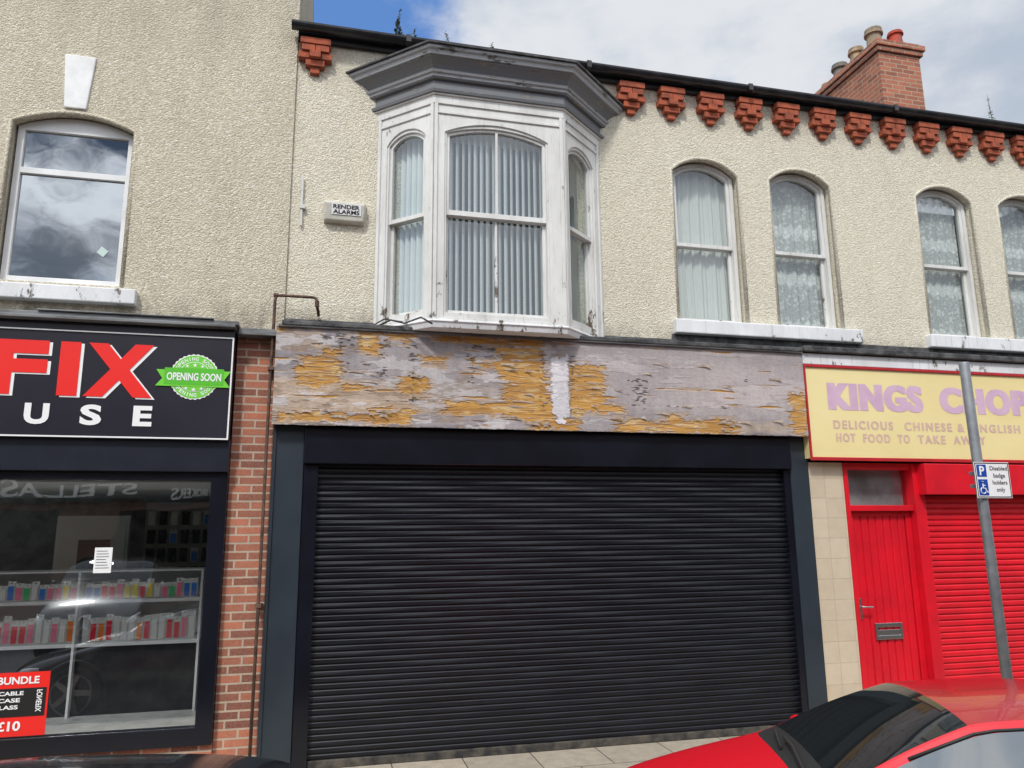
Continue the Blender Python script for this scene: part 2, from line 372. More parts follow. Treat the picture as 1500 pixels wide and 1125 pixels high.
loft([(6.201,.08),(6.22,.085),(6.25,.105),(6.28,.135),(6.295,.16),(6.305,.165)]).obj('cornice',GREYP,BAY)
loft([(6.306,.18),(6.345,.19),(6.35,.21),(6.38,.215)]).obj('cornice_edge',GREYL,BAY,bev=.004)
m=M(); p=off(.237)
m.add([(v.x,v.y,6.383) for v in p]+[(v.x,v.y,6.400) for v in p]+[(.6,0.0,6.52),(.95,-.28,6.52),(2.05,-.28,6.52),(2.4,0.,6.52)],
 [(0,1,2,3),(0,1,5,4),(1,2,6,5),(2,3,7,6),(4,5,9,8),(5,6,10,9),(6,7,11,10),(8,9,10,11)])
m.obj('bay_roof',BITU,BAY)
m=M(); m.box(-.44,4.72,-.31,0,3.69,3.735); m.box(-.44,3.42,-.02,-.001,3.735,3.83); m.obj('ledge',BITU,TB,bev=.01)
m=M(); m.box(4.73,10.5,-.31,0,3.70,3.76); m.box(3.4,10.5,-.02,-.002,3.76,3.89); m.obj('ledge',BITU,TB,bev=.01)
# ---------------------------------------------------------------- FASCIA BOARD
def vnoise(nx,ny,fx,fy,oct=4,seed=0,pers=.55):
    r=np.random.RandomState(seed); out=np.zeros((ny,nx)); a=1;tot=0
    for o in range(oct):
        gx,gy=max(2,int(fx*2**o)),max(2,int(fy*2**o)); g=r.rand(gy+1,gx+1)
        X=np.linspace(0,gx-1e-6,nx); Y=np.linspace(0,gy-1e-6,ny); xi=X.astype(int); yi=Y.astype(int)
        u=X-xi; v=Y-yi; u=u*u*(3-2*u); v=v*v*(3-2*v); v=v[:,None]
        gg=lambda a_,b_: g[np.ix_(np.minimum(yi+a_,gy),np.minimum(xi+b_,gx))]
        out+=a*((gg(0,0)*(1-u)+gg(0,1)*u)*(1-v)+(gg(1,0)*(1-u)+gg(1,1)*u)*v); tot+=a; a*=pers
    return out/tot
def c3(*a): return np.array(C(*a)[:3])
nx,ny=1300,220
X=np.linspace(-.485,4.725,nx); Z=np.linspace(3.685,2.815,ny)
tt=X/6.69   # measured layout of the tears along the real board (survey co-ordinates)
PX=(750+(tt*1054-257)/(.9715+.237*tt))[None,:].repeat(ny,0); PYr=np.linspace(483,630,ny)[:,None].repeat(nx,1)
jx=(vnoise(nx,ny,10,40,4,1,.65)-.5)*1.5; jy=(vnoise(nx,ny,60,8,4,2,.75)-.5); jf=(vnoise(nx,ny,110,20,2,9)-.5)
def rectmask(R,ax=24,ay=14):
    out=np.full((ny,nx),-99.)
    for x0,y0,x1,y1 in R:
        a=np.minimum(np.minimum(PX-x0,x1-PX)+jx*ax,np.minimum(PYr-y0,y1-PYr)+jy*ay+jf*6)
        out=np.maximum(out,a)
    return out
OR=[(434,524,498,567),(440,560,470,574),(524,486,554,518),(468,514,500,545),(586,551,628,578),(562,486,600,498),(640,484,800,496),(731,498,797,547),(738,540,803,613),(652,587,765,608),
 (831,520,884,596),(795,583,815,627),(545,600,605,627),(408,611,560,623),(900,609,1075,629),(975,600,1000,625),(1156,554,1178,632),(870,586,912,600),(620,519,650,531),(1040,605,1070,630),(775,609,850,628),(836,588,852,612),(500,568,540,575),(690,524,735,532)]
om=rectmask(OR)
sl=vnoise(nx,ny,12,24,3,4); om=np.maximum(om,(sl-.785)*80)
shred=vnoise(nx,ny,34,70,3,51)
remn=np.clip((shred-.635)*14,0,1)
orange=np.clip(om/1.0,0,1)*(1-remn*.75)
tan=np.clip((om+7)/2.5,0,1)*np.clip((vnoise(nx,ny,24,40,3,52)-.43)*8,0,1)
CR=[(470,493,552,500),(455,520,545,523),(500,535,556,538),(560,500,600,503),(685,498,722,505),(530,590,600,592),(690,512,694,560),(900,585,1060,586.5),(930,540,944,592),(793,500,797,600),(1092,516,1094,540),(450,506,540,509),(520,545,560,547),(560,490,563,560),(497,490,500,560),(838,495,840,620),(604,500,606,600)]
cm=rectmask(CR,30,7); crack=np.clip(cm/1.5,0,1)*(vnoise(nx,ny,150,60,2,6)>.52)
grain=vnoise(nx,ny,8,100,3,5); blot=vnoise(nx,ny,10,3,5,7); fine=vnoise(nx,ny,260,80,3,8); vert=vnoise(nx,ny,130,3,3,11)
g1,g2,bei,pk=c3(174,166,167),c3(138,131,136),c3(204,182,160),c3(202,189,187)
def lerp(a,b,t): return a*(1-t[...,None])+b*t[...,None]
base=lerp(g1,g2,np.clip((blot-.43)*3.4,0,1))
base=lerp(base,pk,np.clip((PX-780)/250,0,1)*np.clip(1.6-np.abs(PYr-550)/45,0,1)*.75)
base=lerp(base,bei,np.clip((520-PX+260)/200,0,1)*np.clip((PYr-555)/12,0,1)*np.clip((612-PYr)/8,0,1)*.85)
base=lerp(base,bei,np.clip(rectmask([(405,483,470,520),(960,605,1150,628)])/6,0,1)*.6)
paper=np.clip((vnoise(nx,ny,16,9,5,71,.65)-.55)*40,0,1)*np.clip((1000-PX)/200,0.2,1); base=lerp(base,c3(208,202,203),paper*.8)
brn=np.clip((vnoise(nx,ny,14,9,5,61,.65)-.585)*30,0,1)*np.clip((900-PX)/300,0.1,1); base=lerp(base,c3(150,126,104),brn*.6)
wm=np.clip(rectmask([(808,510,834,608),(814,596,827,622)],7,22)/.8,0,1)
orange=orange*(1-wm); base=lerp(base,c3(226,222,226),wm); tan=tan*(1-wm)
layn=vnoise(nx,ny,7,5,5,31)+.10*jx; layer=np.clip((layn-.5)*60,-1,1)*.07; lay2=np.exp(-np.abs(layn-.5)/.004)*(vnoise(nx,ny,20,10,2,44)>.5)
base*=(.95+layer+.10*(grain-.5)+.30*(fine-.5))[...,None]*(.98+.22*(vert-.5))[...,None]
oc=lerp(c3(202,152,78),c3(170,124,70),np.clip((vnoise(nx,ny,20,16,4,12)-.35)*2.2,0,1)); oc=lerp(oc,c3(212,184,136),np.clip((vnoise(nx,ny,40,30,3,13)-.54)*4,0,1))
oc*=(.90+.20*grain)[...,None]
edge=np.exp(-np.abs(om-.2)/.5)*(1-wm)*(vnoise(nx,ny,60,24,3,17)>.45)
mot=np.clip((vnoise(nx,ny,90,50,4,14)-.6)*7,0,1)*np.clip((vnoise(nx,ny,8,3,3,15)-.58)*6,0,1)
colr=lerp(base,c3(186,158,128),tan*.7); colr=lerp(colr,oc,orange); colr=lerp(colr,c3(96,84,76),np.clip(lay2*.4*(1-orange),0,1)); colr=lerp(colr,c3(100,82,68),np.clip(edge*.45,0,1)); colr=lerp(colr,c3(62,52,50),np.clip(crack*.7+mot*.35,0,1))
border=np.clip(1-np.minimum(PYr-483,630-PYr)/2.2,0,1)*(fine>.45); colr=lerp(colr,c3(60,54,50),border*.8)
hgt=.005*(1-orange)*(1-crack)-.002*tan+layer*.012+.002*wm+.0015*paper-.0015*brn
tear=(vnoise(nx,2,60,1,4,21)[0]-.5)*.008
m=M(); P=np.zeros((ny,nx,3)); P[...,0]=X[None]; P[...,2]=Z[:,None]+tear[None]*np.linspace(.3,1,ny)[:,None]; P[...,1]=-.268-hgt
idx=np.arange(nx*ny).reshape(ny,nx); F=np.stack([idx[:-1,:-1],idx[1:,:-1],idx[1:,1:],idx[:-1,1:]],-1).reshape(-1,4)
FB=thing('fascia_board','weathered plywood shop fascia with peeling grey veneer over orange wood','fascia',(2.1,-.2,2.8))
m.add(P.reshape(-1,3).tolist(),F.tolist()); 
k=N('peeling_plywood'); at=k.n('ShaderNodeVertexColor',{'layer_name':'Col'}).outputs[0]
k.bump(k.noise(60,(.3,1,2),3),.1,.002); k.set(Base_Color=at,Roughness=.85)
fo=m.obj('board_face',k.m,FB)
ca=fo.data.color_attributes.new('Col','FLOAT_COLOR','POINT'); cc=np.ones((nx*ny,4)); cc[:,:3]=np.clip(colr.reshape(-1,3)*.88,0,1); ca.data.foreach_set('color',cc.ravel())
m=M(); m.box(-.485,4.725,-.262,-.12,2.83,3.675); m.obj('board_core',simple('ply_edge',C(90,74,58),C(60,52,46),.9),FB)
m=M(); m.box(-.47,4.72,-.30,-.262,3.678,3.70); m.obj('drip_strip',LEAD,FB,bev=.003)
FLM=simple('torn_veneer',C(190,174,160),C(140,122,108),.9,ns=20)
m=M()
for i in range(60):
    x=random.choice([random.uniform(-.4,.6),random.uniform(1.5,2.7),random.uniform(2.9,4.6),random.uniform(-.4,4.6)]); z=random.choice([random.uniform(2.84,2.95),random.uniform(2.9,3.62)])
    L=random.uniform(.04,.16); h=random.uniform(.008,.022); cu=random.uniform(.008,.025)
    m.add([(x,-.274,z),(x+L*.5,-.276-cu*.4,z+h*.2),(x+L,-.276-cu,z-h*.3),(x+L*.9,-.276-cu,z+h),(x+L*.45,-.276-cu*.4,z+h*1.2),(x,-.274,z+h)],[(0,1,4,5),(1,2,3,4)])
fl=m.obj('veneer_flap',FLM,FB); fl['kind']='stuff'
# ---------------------------------------------------------------- SHUTTER SHOPFRONT
m=M(); m.box(-.475,-.212,-.16,.2,0,2.825); m.box(-.47,-.445,-.175,-.161,0,2.825); m.obj('pilaster',SLATEP,TB,bev=.004)
m=M(); m.box(4.56,4.77,-.16,.2,0,2.825); m.obj('pilaster',SLATEP,TB,bev=.004)
m=M(); m.box(-.21,4.557,-.2,.2,2.49,2.81); m.obj('shutter_housing',BLK,TB,bev=.008)
m=M(); m.box(-.21,-.085,-.15,-.02,0,2.488); m.obj('shutter_guide',BLK,TB,bev=.006)
m=M(); m.box(4.49,4.557,-.15,-.02,0,2.488); m.obj('shutter_guide',BLK,TB,bev=.006)
def shutter(x0,x1,z0,z1,y,pitch,mat,par,name,dp=1.):
    m=M(); prof=[]; z=z0
    while z<z1:
        for dz,dy in ((0,0.010),(.12,.010),(.16,0.0),(.22,-.006),(.5,-.008),(.8,-.006),(.93,.0),(.96,.010)): 
            if z+dz*pitch<z1: prof.append((y+dy*dp,z+dz*pitch))
        z+=pitch
    nxs=24; vs=[]
    for i in range(nxs+1):
        xx=x0+(x1-x0)*i/nxs
        vs+=[(xx,a+.0015*math.sin(i*.9+int(b/pitch)*1.7),b) for a,b in prof]
    q=len(prof); m.add(vs,[(i*q+k,(i+1)*q+k,(i+1)*q+k+1,i*q+k+1) for i in range(nxs) for k in range(q-1)])
    return m.obj(name,mat,par)
shutter(-.085,4.49,.06,2.488,-.085,.05,SHUT,TB,'roller_shutter',.85)
m=M(); m.box(-.083,4.488,-.115,-.06,0.003,.065); m.obj('bottom_rail',SHUTB,TB,bev=.004)
m=M(); m.box(-.084,4.489,.0,.05,0,2.48); m.obj('shutter_backing',DARK,TB)
# ---------------------------------------------------------------- RIGHT SHOPFRONT
m=M(); m.box(4.775,5.175,-.15,.2,0,2.565); m.obj('tiled_pillar',TILE,TB,bev=.003)
m=M(); m.box(5.178,5.225,-.16,.1,0,2.565); m.box(6.0,6.125,-.18,.1,0,2.565); m.box(5.225,6.0,-.155,.1,2.50,2.565); m.box(5.225,6.0,-.15,.1,2.07,2.13); m.obj('door_frame',REDP,TB,bev=.005)
m=M(); nb=7; bw=(5.93-5.30)/nb
for i in range(nb):
    a=5.30+i*bw
    m.add([(a+.012,-.08,.2),(a+bw-.012,-.08,.2),(a+bw-.012,-.08,2.02),(a+.012,-.08,2.02),(a,-.06,.2),(a+bw,-.06,.2),(a+bw,-.06,2.02),(a,-.06,2.02)],[(0,1,2,3),(0,3,7,4),(1,5,6,2)])
m.box(5.228,5.30,-.092,-.03,.02,2.068); m.box(5.93,5.998,-.092,-.03,.02,2.068); m.box(5.30,5.93,-.09,-.03,.02,.2); m.box(5.30,5.93,-.09,-.03,2.02,2.068)
DR=m.obj('door',REDP,TB,bev=.003,seg=1)
m=M(); m.plate(rect(5.43,5.75,.79,.95),[rect(5.46,5.72,.83,.91)],-.10,-.08); m.box(5.46,5.72,-.095,-.08,.83,.885); m.obj('letterbox',CHROME,DR,bev=.003)
m=M(); m.box(5.245,5.285,-.11,-.092,1.0,1.2); m.tube([(5.265,-.1,1.12),(5.265,-.15,1.12),(5.28,-.155,1.12),(5.38,-.155,1.115)],.009,8); m.obj('handle',CHROME,DR,bev=.002)
m=M(); m.add([(5.225,-.06,2.13),(6.0,-.06,2.13),(6.0,-.06,2.5),(5.225,-.06,2.5)],[(0,1,2,3)]); m.obj('transom_window',G_UP,TB)
m=M(); m.box(5.225,6.0,.0,.02,2.13,2.50); m.obj('transom_backing',simple('grey_obscured',C(160,162,162),C(120,122,122),.7,ns=3),TB)
m=M(); m.box(6.05,10.5,-.30,-.0,2.235,2.555); m.obj('shutter_housing',REDP,TB,bev=.006)
shutter(6.125,10.5,.05,2.235,-.12,.06,REDP,TB,'roller_shutter')
m=M(); m.box(4.735,10.5,-.262,-.0,3.575,3.69); m.obj('white_board',SILLM,TB,bev=.004)
KS=thing('shop_sign','yellow takeaway sign with red border and faded lilac lettering','sign',(7.5,-.25,2.58))
m=M(); m.box(4.74,10.5,-.25,-.02,2.60,3.55); m.obj('panel',YEL,KS)
m=M(); m.plate(rect(4.735,10.52,2.575,3.572),[rect(4.757,10.5,2.61,3.545)],-.268,-.251); m.obj('border',REDD,KS,bev=.003)
for b_,a,c in (('KINGS',5.0,6.17),('CHOP',6.38,7.56)):
    tobj(KS,PINK,b_,a,c,3.10,3.39,-.2515,.04,1.16,fat=.018)
for b_,a,c in (('DELICIOUS',5.04,5.76),('CHINESE',5.90,6.50),('&',6.57,6.66),('ENGLISH',6.78,7.40)): tobj(KS,PINK2,b_,a,c,2.905,2.995,-.2515,.02,1.3,fat=.003)
for b_,a,c in (('HOT',5.06,5.29),('FOOD',5.38,5.71),('TO',5.80,5.95),('TAKE',6.05,6.40),('AWAY',6.50,6.92),('TEL',7.45,7.75)): tobj(KS,PINK2,b_,a,c,2.77,2.86,-.2515,.02,1.3,fat=.003)
# ---------------------------------------------------------------- LEFT BUILDING
LB=thing('shop_building','buff pebble-dashed building with arched white window over a phone shop','building',(-2.6,2,0))
m=M(); m.plate(rect(-8,-.442,3.62,9.2),[arch(-2.82,-1.82,4.03,5.50,.13)],-.025,.25); m.obj('wall',PB1,LB)
reveal(LB,-2.82,-1.82,4.03,5.50,.13,PB1,-.025)
m=M(); m.box(-.5,-.442,.25,8,0,9.2); m.box(-8,-7.9,.25,8,0,9.2); m.box(-8,-.442,7.95,8,0,9.2); m.box(-8,-.442,.25,8,9.15,9.2); m.obj('side_wall',PB1,LB)
m=M(); m.box(-3.3,-1.2,1.4,1.45,3.6,6.2); m.obj('interior_partition',DARK,LB)
m=M(); m.add([(-2.46,-.045,6.19),(-2.20,-.045,6.19),(-2.24,-.045,5.665),(-2.42,-.045,5.665),(-2.46,0,6.19),(-2.20,0,6.19),(-2.24,0,5.665),(-2.42,0,5.665)],[(0,1,2,3),(0,4,5,1),(1,5,6,2),(2,6,7,3),(3,7,4,0)])
m.obj('keystone',simple('keystone_paint',(.82,.82,.82,1),(.68,.68,.66,1),.7,ns=5),LB,bev=.008)
m=M(); m.plate(arch(-2.80,-1.84,4.03,5.50,.115),[rect(-2.745,-1.895,4.10,5.055),rect(-2.745,-1.895,5.11,5.47)],.07,.14)
W=m.obj('window',UPVC,LB,bev=.006)
for z0_,z1_ in ((4.08,5.08),(5.09,5.48)):
    m=M(); m.add([(-2.76,.10,z0_),(-1.88,.10,z0_),(-1.88,.10,z1_),(-2.76,.10,z1_)],[(0,1,2,3)]); m.obj('pane',G_PVC,W)
m=M(); m.box(-3.2,-1.68,-.11,.06,3.855,3.99); m.box(-2.82,-1.82,.0,.07,3.99,4.03); m.obj('sill',SILLM,W,bev=.01)
cx,cz=-2.03,4.38
m=M(); m.add([(cx-.045,.094,cz-.01),(cx+.01,.094,cz-.05),(cx+.05,.094,cz+.005),(cx-.01,.094,cz+.05)],[(0,1,2,3)]); m.obj('sticker',simple('paper_sticker',C(190,210,205),rough=.6),W)
m=M(); m.box(-8,-.82,-.33,-.027,3.635,3.665); m.box(-3.2,-.80,-.30,-.027,3.667,3.70); m.box(-2.35,-1.0,-.32,-.2,3.701,3.715); m.box(-.80,-.47,-.24,-.027,3.60,3.66); m.obj('ledge',LEAD,LB,bev=.006)
m=M(); m.box(-.82,-.478,-.10,.25,0,3.60); m.obj('brick_pier',BRICK,LB,bev=.004)
m=M(); m.box(-8,-.822,-.13,.0,0,.26); m.obj('stall_riser',BRICK,LB)
m=M(); m.plate(rect(-8,-.822,.26,2.42),[rect(-7.9,-.955,.40,2.34)],-.17,-.08); m.obj('shopfront_frame',BLK,LB,bev=.006)
m=M(); m.add([(-7.9,-.13,.4),(-.955,-.13,.4),(-.955,-.13,2.34),(-7.9,-.13,2.34)],[(0,1,2,3)]); m.obj('shop_window',G_SHOP,LB)
m=M(); m.box(-8,-.822,-.21,-.02,2.41,2.685); m.obj('lower_panel',simple('navy_black_panel',C(24,28,40),C(30,34,46),.35),LB,bev=.004)
m=M(); m.box(-7.9,-.83,3.0,3.05,0,2.4); m.box(-7.95,-7.9,-.02,3.0,0,2.4); m.box(-.88,-.83,-.02,3.0,0,2.4); m.obj('room_wall',ROOM,LB)
m=M(); m.box(-7.9,-.88,-.05,3.0,2.33,2.36); m.obj('ceiling',simple('ceiling_tile',(.8,.8,.78,1),rough=.8),LB)
m=M(); m.box(-7.9,-.88,-.05,3.0,.28,.30); m.obj('shop_floor',simple('grey_vinyl_floor',C(200,202,200),C(170,172,172),.4),LB)
m=M(); m.box(-2.75,-2.05,2.0,2.06,.3,2.1); m.box(-2.72,-2.08,1.98,2.0,.33,2.05); m.obj('inner_door',simple('grey_door',C(232,240,232),rough=.5),LB)
m=M(); m.box(-2.52,-2.22,1.96,1.979,1.25,1.85); m.obj('door_panel',DARK,LB)
DS=thing('display_counter','glass-fronted display counter with stocked white shelves','counter',(-2.1,1.0,.3))
SX=(-3.6,-1.12)
m=M(); m.box(SX[0],SX[1],.95,1.3,.90,.93); m.box(SX[0],SX[1],.95,1.3,1.28,1.31); m.box(SX[0],SX[1],1.28,1.32,.9,1.56)
for x in (SX[0],-2.2,-1.14): m.box(x,x+.02,.93,1.3,.3,1.56)
m.box(SX[0],SX[1],.93,1.32,1.56,1.575)
m.obj('shelf',simple('white_laminate',(.85,.85,.85,1),rough=.4),DS)
m=M(); m.box(SX[0],SX[1],1.0,1.3,.3,.895); m.obj('cabinet_base',simple('dark_cabinet',C(40,42,46),C(60,60,62),.4),DS)
packm=[simple('pack_'+n_,C(*c),rough=.4) for n_,c in (('red',(235,36,60)),('pink',(250,130,160)),('orange',(250,135,50)),('green',(80,200,120)),('white',(235,235,230)),('blue',(60,130,220)),('yellow',(250,225,70)),('black',(30,30,33)))]
def pack(x,y,z,w,h,mt):
    m=M(); m.plate(rect(x-w/2,x+w/2,z,z+h),[rect(x-.008,x+.008,z+h-.022,z+h-.012)],y,y+.012); m.box(x-w*.4,x+w*.4,y-.012,y,z+.01,z+h*.8)
    m.cur=1; m.box(x-w*.36,x+w*.36,y-.016,y-.012,z+h*.06,z+h*.76)
    return m.obj('accessory_pack',[packm[4] if mt!=7 else packm[7],packm[mt]],None,top=('small boxed phone accessory on a shop display','package'))
for row,(z,h) in enumerate(((1.312,.18),(.932,.26))):
    for i in range(37):
        x=-3.55+i*.065
        if abs(x+2.19)<.035: continue
        mt=random.choice([0,1,2,3,4,6,5,1]) if row!=1 else random.choice([0,4,0,1,2,4])
        o=pack(x,1.03,z,.062,h*random.uniform(.75,1),mt); o['group']='packs on the shop display'
HB=thing('hanging_display','slatted wall display hung with dark phone accessory packs','display',(-1.5,2.2,.9))
m=M(); m.box(-1.95,-.9,2.25,2.3,.9,2.25)
for k in range(9): m.box(-1.94,-.91,2.24,2.25,.95+k*.15,.965+k*.15)
m.obj('slat_wall',simple('grey_slatwall',C(190,190,184),rough=.6),HB)
for r_ in range(6):
    for i in range(9):
        o=pack(-1.87+i*.115,2.20,1.0+r_*.2,.08,.15,random.choice([7,7,7,4,5])); o['group']='packs on the shop display'
NT=M(); NT.box(-1.80,-1.67,-.138,-.134,1.60,1.80); NT.cur=1
for k in range(7): NT.box(-1.785,-1.685-random.uniform(0,.03),-.1395,-.1385,1.77-k*.022,1.774-k*.022)
NT.obj('paper_notice',[WHL,BLKT],top=('white printed paper notice taped inside a shop window','notice'))
PO=thing('window_poster','red and black price poster fixed low in the shop window','poster',(-2.3,-.14,.41))
m=M(); m.box(-2.95,-2.03,-.14,-.136,.41,.87); m.obj('panel',REDL,PO)
m=M(); m.box(-2.95,-2.045,-.1425,-.1405,.55,.755); m.obj('dark_panel',BLKT,PO)
for b_,x0_,x1_,z0_,z1_ in (('BUNDLE',-2.385,-2.10,.785,.84),('CABLE',-2.37,-2.2,.705,.735),('CASE',-2.37,-2.22,.655,.685),('GLASS',-2.405,-2.23,.605,.635),('£10',-2.36,-2.20,.45,.52)):
    tobj(PO,WHL,b_,x0_,x1_,z0_,z1_,-.1445,.03)
tobj(PO,WHL,'FONEFIX',.58,.74,-2.07,-2.11,-.1445,.02,T=lambda x,y,z:(z,y,1.32-x))
FS=thing('shop_sign','charcoal phone shop sign with red and white lettering','sign',(-3.2,-.25,2.68))
m=M(); m.box(-8,-.83,-.25,-.03,2.675,3.63); m.obj('panel',SIGNB,FS,bev=.004)
m=M(); m.plate(rect(-8,-.83,2.675,3.56),[rect(-7.98,-.842,2.687,3.55)],-.262,-.251); m.obj('border',WHL,FS)
for t_,a,b in (('F',-2.69,-2.24),('I',-2.155,-2.005),('X',-1.96,-1.44)):
    tobj(FS,WHL,t_,a+.014,b+.014,3.0,3.45,-.254,.055,name='lettering_shadow')
for t_,a,b in (('F',-2.70,-2.25),('I',-2.165,-2.015),('X',-1.97,-1.45),('FONE',-4.6,-2.87)):
    tobj(FS,REDL,t_,a,b,3.012,3.462,-.258,.055)
for t_,a,b in (('U',-2.38,-2.20),('S',-1.975,-1.815),('E',-1.58,-1.435),('H',-3.2,-3.04),('O',-2.8,-2.6)): tobj(FS,WHL,t_,a,b,2.775,2.945,-.256,.04)
bx,bz=-1.13,3.205
def disc(m,cx,cz,r,y,n=48,sp=0):
    P=[(cx+(r+(sp if i%2 else 0))*math.cos(6.2832*i/n),y,cz+(r+(sp if i%2 else 0))*math.sin(6.2832*i/n)) for i in range(n)]
    m.add(P,[tuple(range(n))])
m=M(); disc(m,bx,bz,.19,-.2535,64,.008); m.cur=1; disc(m,bx,bz,.184,-.2555); m.cur=0; disc(m,bx,bz,.130,-.2570); m.cur=1
disc(m,bx,bz,.125,-.2585)
m.cur=1; m.add([(bx-.3,-.2600,bz-.085),(bx+.29,-.2600,bz-.085),(bx+.24,-.2600,bz-.02),(bx+.29,-.2600,bz+.055),(bx-.3,-.2600,bz+.055),(bx-.25,-.2600,bz-.02)],[(0,1,2,3,4,5)])
m.cur=2; m.add([(bx-.235,-.2612,bz-.07),(bx+.235,-.2612,bz-.07),(bx+.235,-.2612,bz+.072),(bx-.235,-.2612,bz+.072)],[(0,1,2,3)])
m.cur=0; text(m,'OPENING SOON',bx-.215,bx+.215,bz-.035,bz+.032,-.263,off=.025)
for side in (1,-1):
    for i,ch in enumerate('OPENING SOON'):
        if ch==' ': continue
        a=math.radians((5.5-i)*11*side)+ (0 if side>0 else math.pi)
        rr=.156; px,pz=bx+rr*math.sin(-a),bz+rr*math.cos(a)
        rot=a if side>0 else a-math.pi
        w,h=.012,.0155
        T=lambda x,y,z,px=px,pz=pz,rot=rot:(px+x*math.cos(rot)-z*math.sin(rot),y,pz+x*math.sin(rot)+z*math.cos(rot))
        text(m,ch,-w if ch!='I' else -.003,w if ch!='I' else .003,-h,h,-.2565,off=.02,T=T)
for dx,dz,r in ((-.06,.09,.016),(0,.1,.02),(.06,.09,.016),(-.06,-.1,.016),(0,-.11,.02),(.06,-.1,.016)):
    P=[]
    for i in range(10):
        q_=r if i%2==0 else r*.42; P.append((bx+dx+q_*math.sin(.6283*i),-.2598,bz+dz+q_*math.cos(.6283*i)))
    m.add(P,[tuple(range(10))])
m.obj('badge',[WHL,GREEN,simple('green_ribbon',C(88,186,44),rough=.4)],FS)
# ---------------------------------------------------------------- small things on wall
AL=thing('alarm_box','off-white intruder alarm box fixed to the pebble-dashed wall','alarm',(.05,-.05,4.8))
m=M(); m.add([(-.13,0,4.79),(.25,0,4.79),(.27,0,4.99),(-.14,0,4.99),(-.12,-.07,4.80),(.235,-.07,4.80),(.25,-.10,4.955),(-.125,-.10,4.955),(-.12,-.09,4.985),(.25,-.09,4.985)],
 [(0,1,5,4),(4,5,6,7),(7,6,9,8),(8,9,2,3),(0,4,7,8,3),(1,2,9,6,5)]); m.obj('housing',ALARM,AL,bev=.008)
m=M(); T=lambda x,y,z:(x,y-.076-(z-4.80)/.155*.03,z)
m.plate(rect(-.06,.215,4.85,4.95),[],0,.002,T); m.cur=1; text(m,'RENDER',-.045,.20,4.905,4.943,-.002,off=.03,T=T); text(m,'ALARMS',-.045,.20,4.858,4.896,-.002,off=.03,T=T); m.obj('label_panel',[WHL,BLKT],AL)
m=M(); m.box(-.345,-.325,-.035,-.02,4.73,5.23); m.box(-.35,-.30,-.045,0,4.90,4.94); m.box(-.35,-.32,-.03,0,5.1,5.12); m.obj('wall_bracket',simple('bracket_paint',C(200,200,195),rough=.5),top=('thin pale metal bracket screwed to the wall','bracket'),bev=.002)
PI=thing('wall_pipe','thin rusty pipe climbing the brick pier and bending over the fascia','pipe',(-.5,-.19,0))
m=M(); m.tube([(-.525,-.2,0),(-.52,-.2,1.5),(-.522,-.2,3),(-.515,-.2,3.94),(-.505,-.2,3.98),(-.46,-.2,3.985),(-.19,-.2,3.985),(-.16,-.2,3.975),(-.155,-.2,3.94),(-.15,-.18,3.90),(-.14,-.1,3.87),(-.14,-.02,3.87)],.0135,10); m.obj('pipe_run',PIPE,PI,smooth=True)
m=M()
for z in (1.3,3.3): m.box(-.545,-.495,-.22,-.1,z,z+.03)
m.tube([(-.155,-.2,3.955),(-.152,-.19,3.90)],.02,10); m.tube([(-.49,-.2,3.985),(-.53,-.2,3.985)],.02,10); m.obj('clip',PIPE,PI)
CB=M(); CB.tube([(.35,-.12,3.75),(.5,-.32,3.78),(.62,-.36,3.745),(.75,-.5,3.77),(.85,-.52,3.71)],.008,6); CB.tube([(.3,-.05,3.76),(.45,-.2,3.82),(.6,-.35,3.76)],.007,6); CB.obj('loose_cable',GUT,top=('loose black cable lying on the ledge under the bay','cable'),smooth=True)
def weed(x,y,z,h,seed):
    r=random.Random(seed); m=M()
    for s_ in range(r.choice([1,2,2])):
        lx=r.uniform(-.05,.05); pts=[(x+lx*t*1.5,y+.01*s_,z+h*t*(1-.25*s_)) for t in (0,.3,.6,1)]
        m.tube(pts,[.004,.0035,.003,.002],5)
        for i in range(int(40*h/.25)):
            t=r.uniform(.12,1); L=r.uniform(.02,.05)*(1.2-t*.6); a=r.uniform(0,6.28); b=r.uniform(-.2,.9)
            p=Vector((x+lx*t*1.5,y+.01*s_,z+h*t*(1-.25*s_))); d=Vector((math.cos(a),math.sin(a),b)).normalized()*L; w=d.orthogonal().normalized()*L*.3
            m.add([p,p+d*.5+w,p+d,p+d*.5-w],[(0,1,2,3)])
    m.obj('weed_plant',simple('weed_leaf',(.07,.09,.045,1),(.12,.10,.06,1),.8,ns=20),top=('small weed growing out of the roof gutter','plant'))
for i,(x,h) in enumerate([(.50,.36),(.68,.16),(1.06,.17),(1.48,.14),(7.78,.38),(.56,.24)]): weed(x,-.12,6.74,h,i)
# ---------------------------------------------------------------- SIGN POST
SP=thing('sign_post','grey steel post carrying a disabled parking sign on the pavement','signpost',(5.03,-2.0,0))
m=M(); m.tube([(5.04,-2,0),(5.02,-2,1.6),(5.0,-2,3.2),(5.0,-2,3.215)],[.038,.038,.038,.033],20); m.obj('pole',GALV,SP,smooth=True)
m=M(); m.plate(rect(4.92,5.25,2.12,2.40),[],-2.052,-2.048); SG=m.obj('sign_panel',WHL,SP,bev=.0)
m=M(); m.plate(rect(4.925,5.245,2.125,2.395),[rect(4.932,5.238,2.132,2.388)],-2.0535,-2.0525)
for i,t_ in enumerate(('Disabled','badge','holders','only')):
    w=[.165,.11,.14,.08][i]; c=5.147; z=2.335-i*.055; text(m,t_,c-w/2,c+w/2,z-(.012 if i in(1,3) else 0),z+.033,-2.0535,off=.012)
m.obj('lettering',BLKT,SG)
m=M(); m.box(4.94,5.03,-2.0535,-2.0525,2.285,2.38); m.obj('symbol_panel',BLUE,SG)
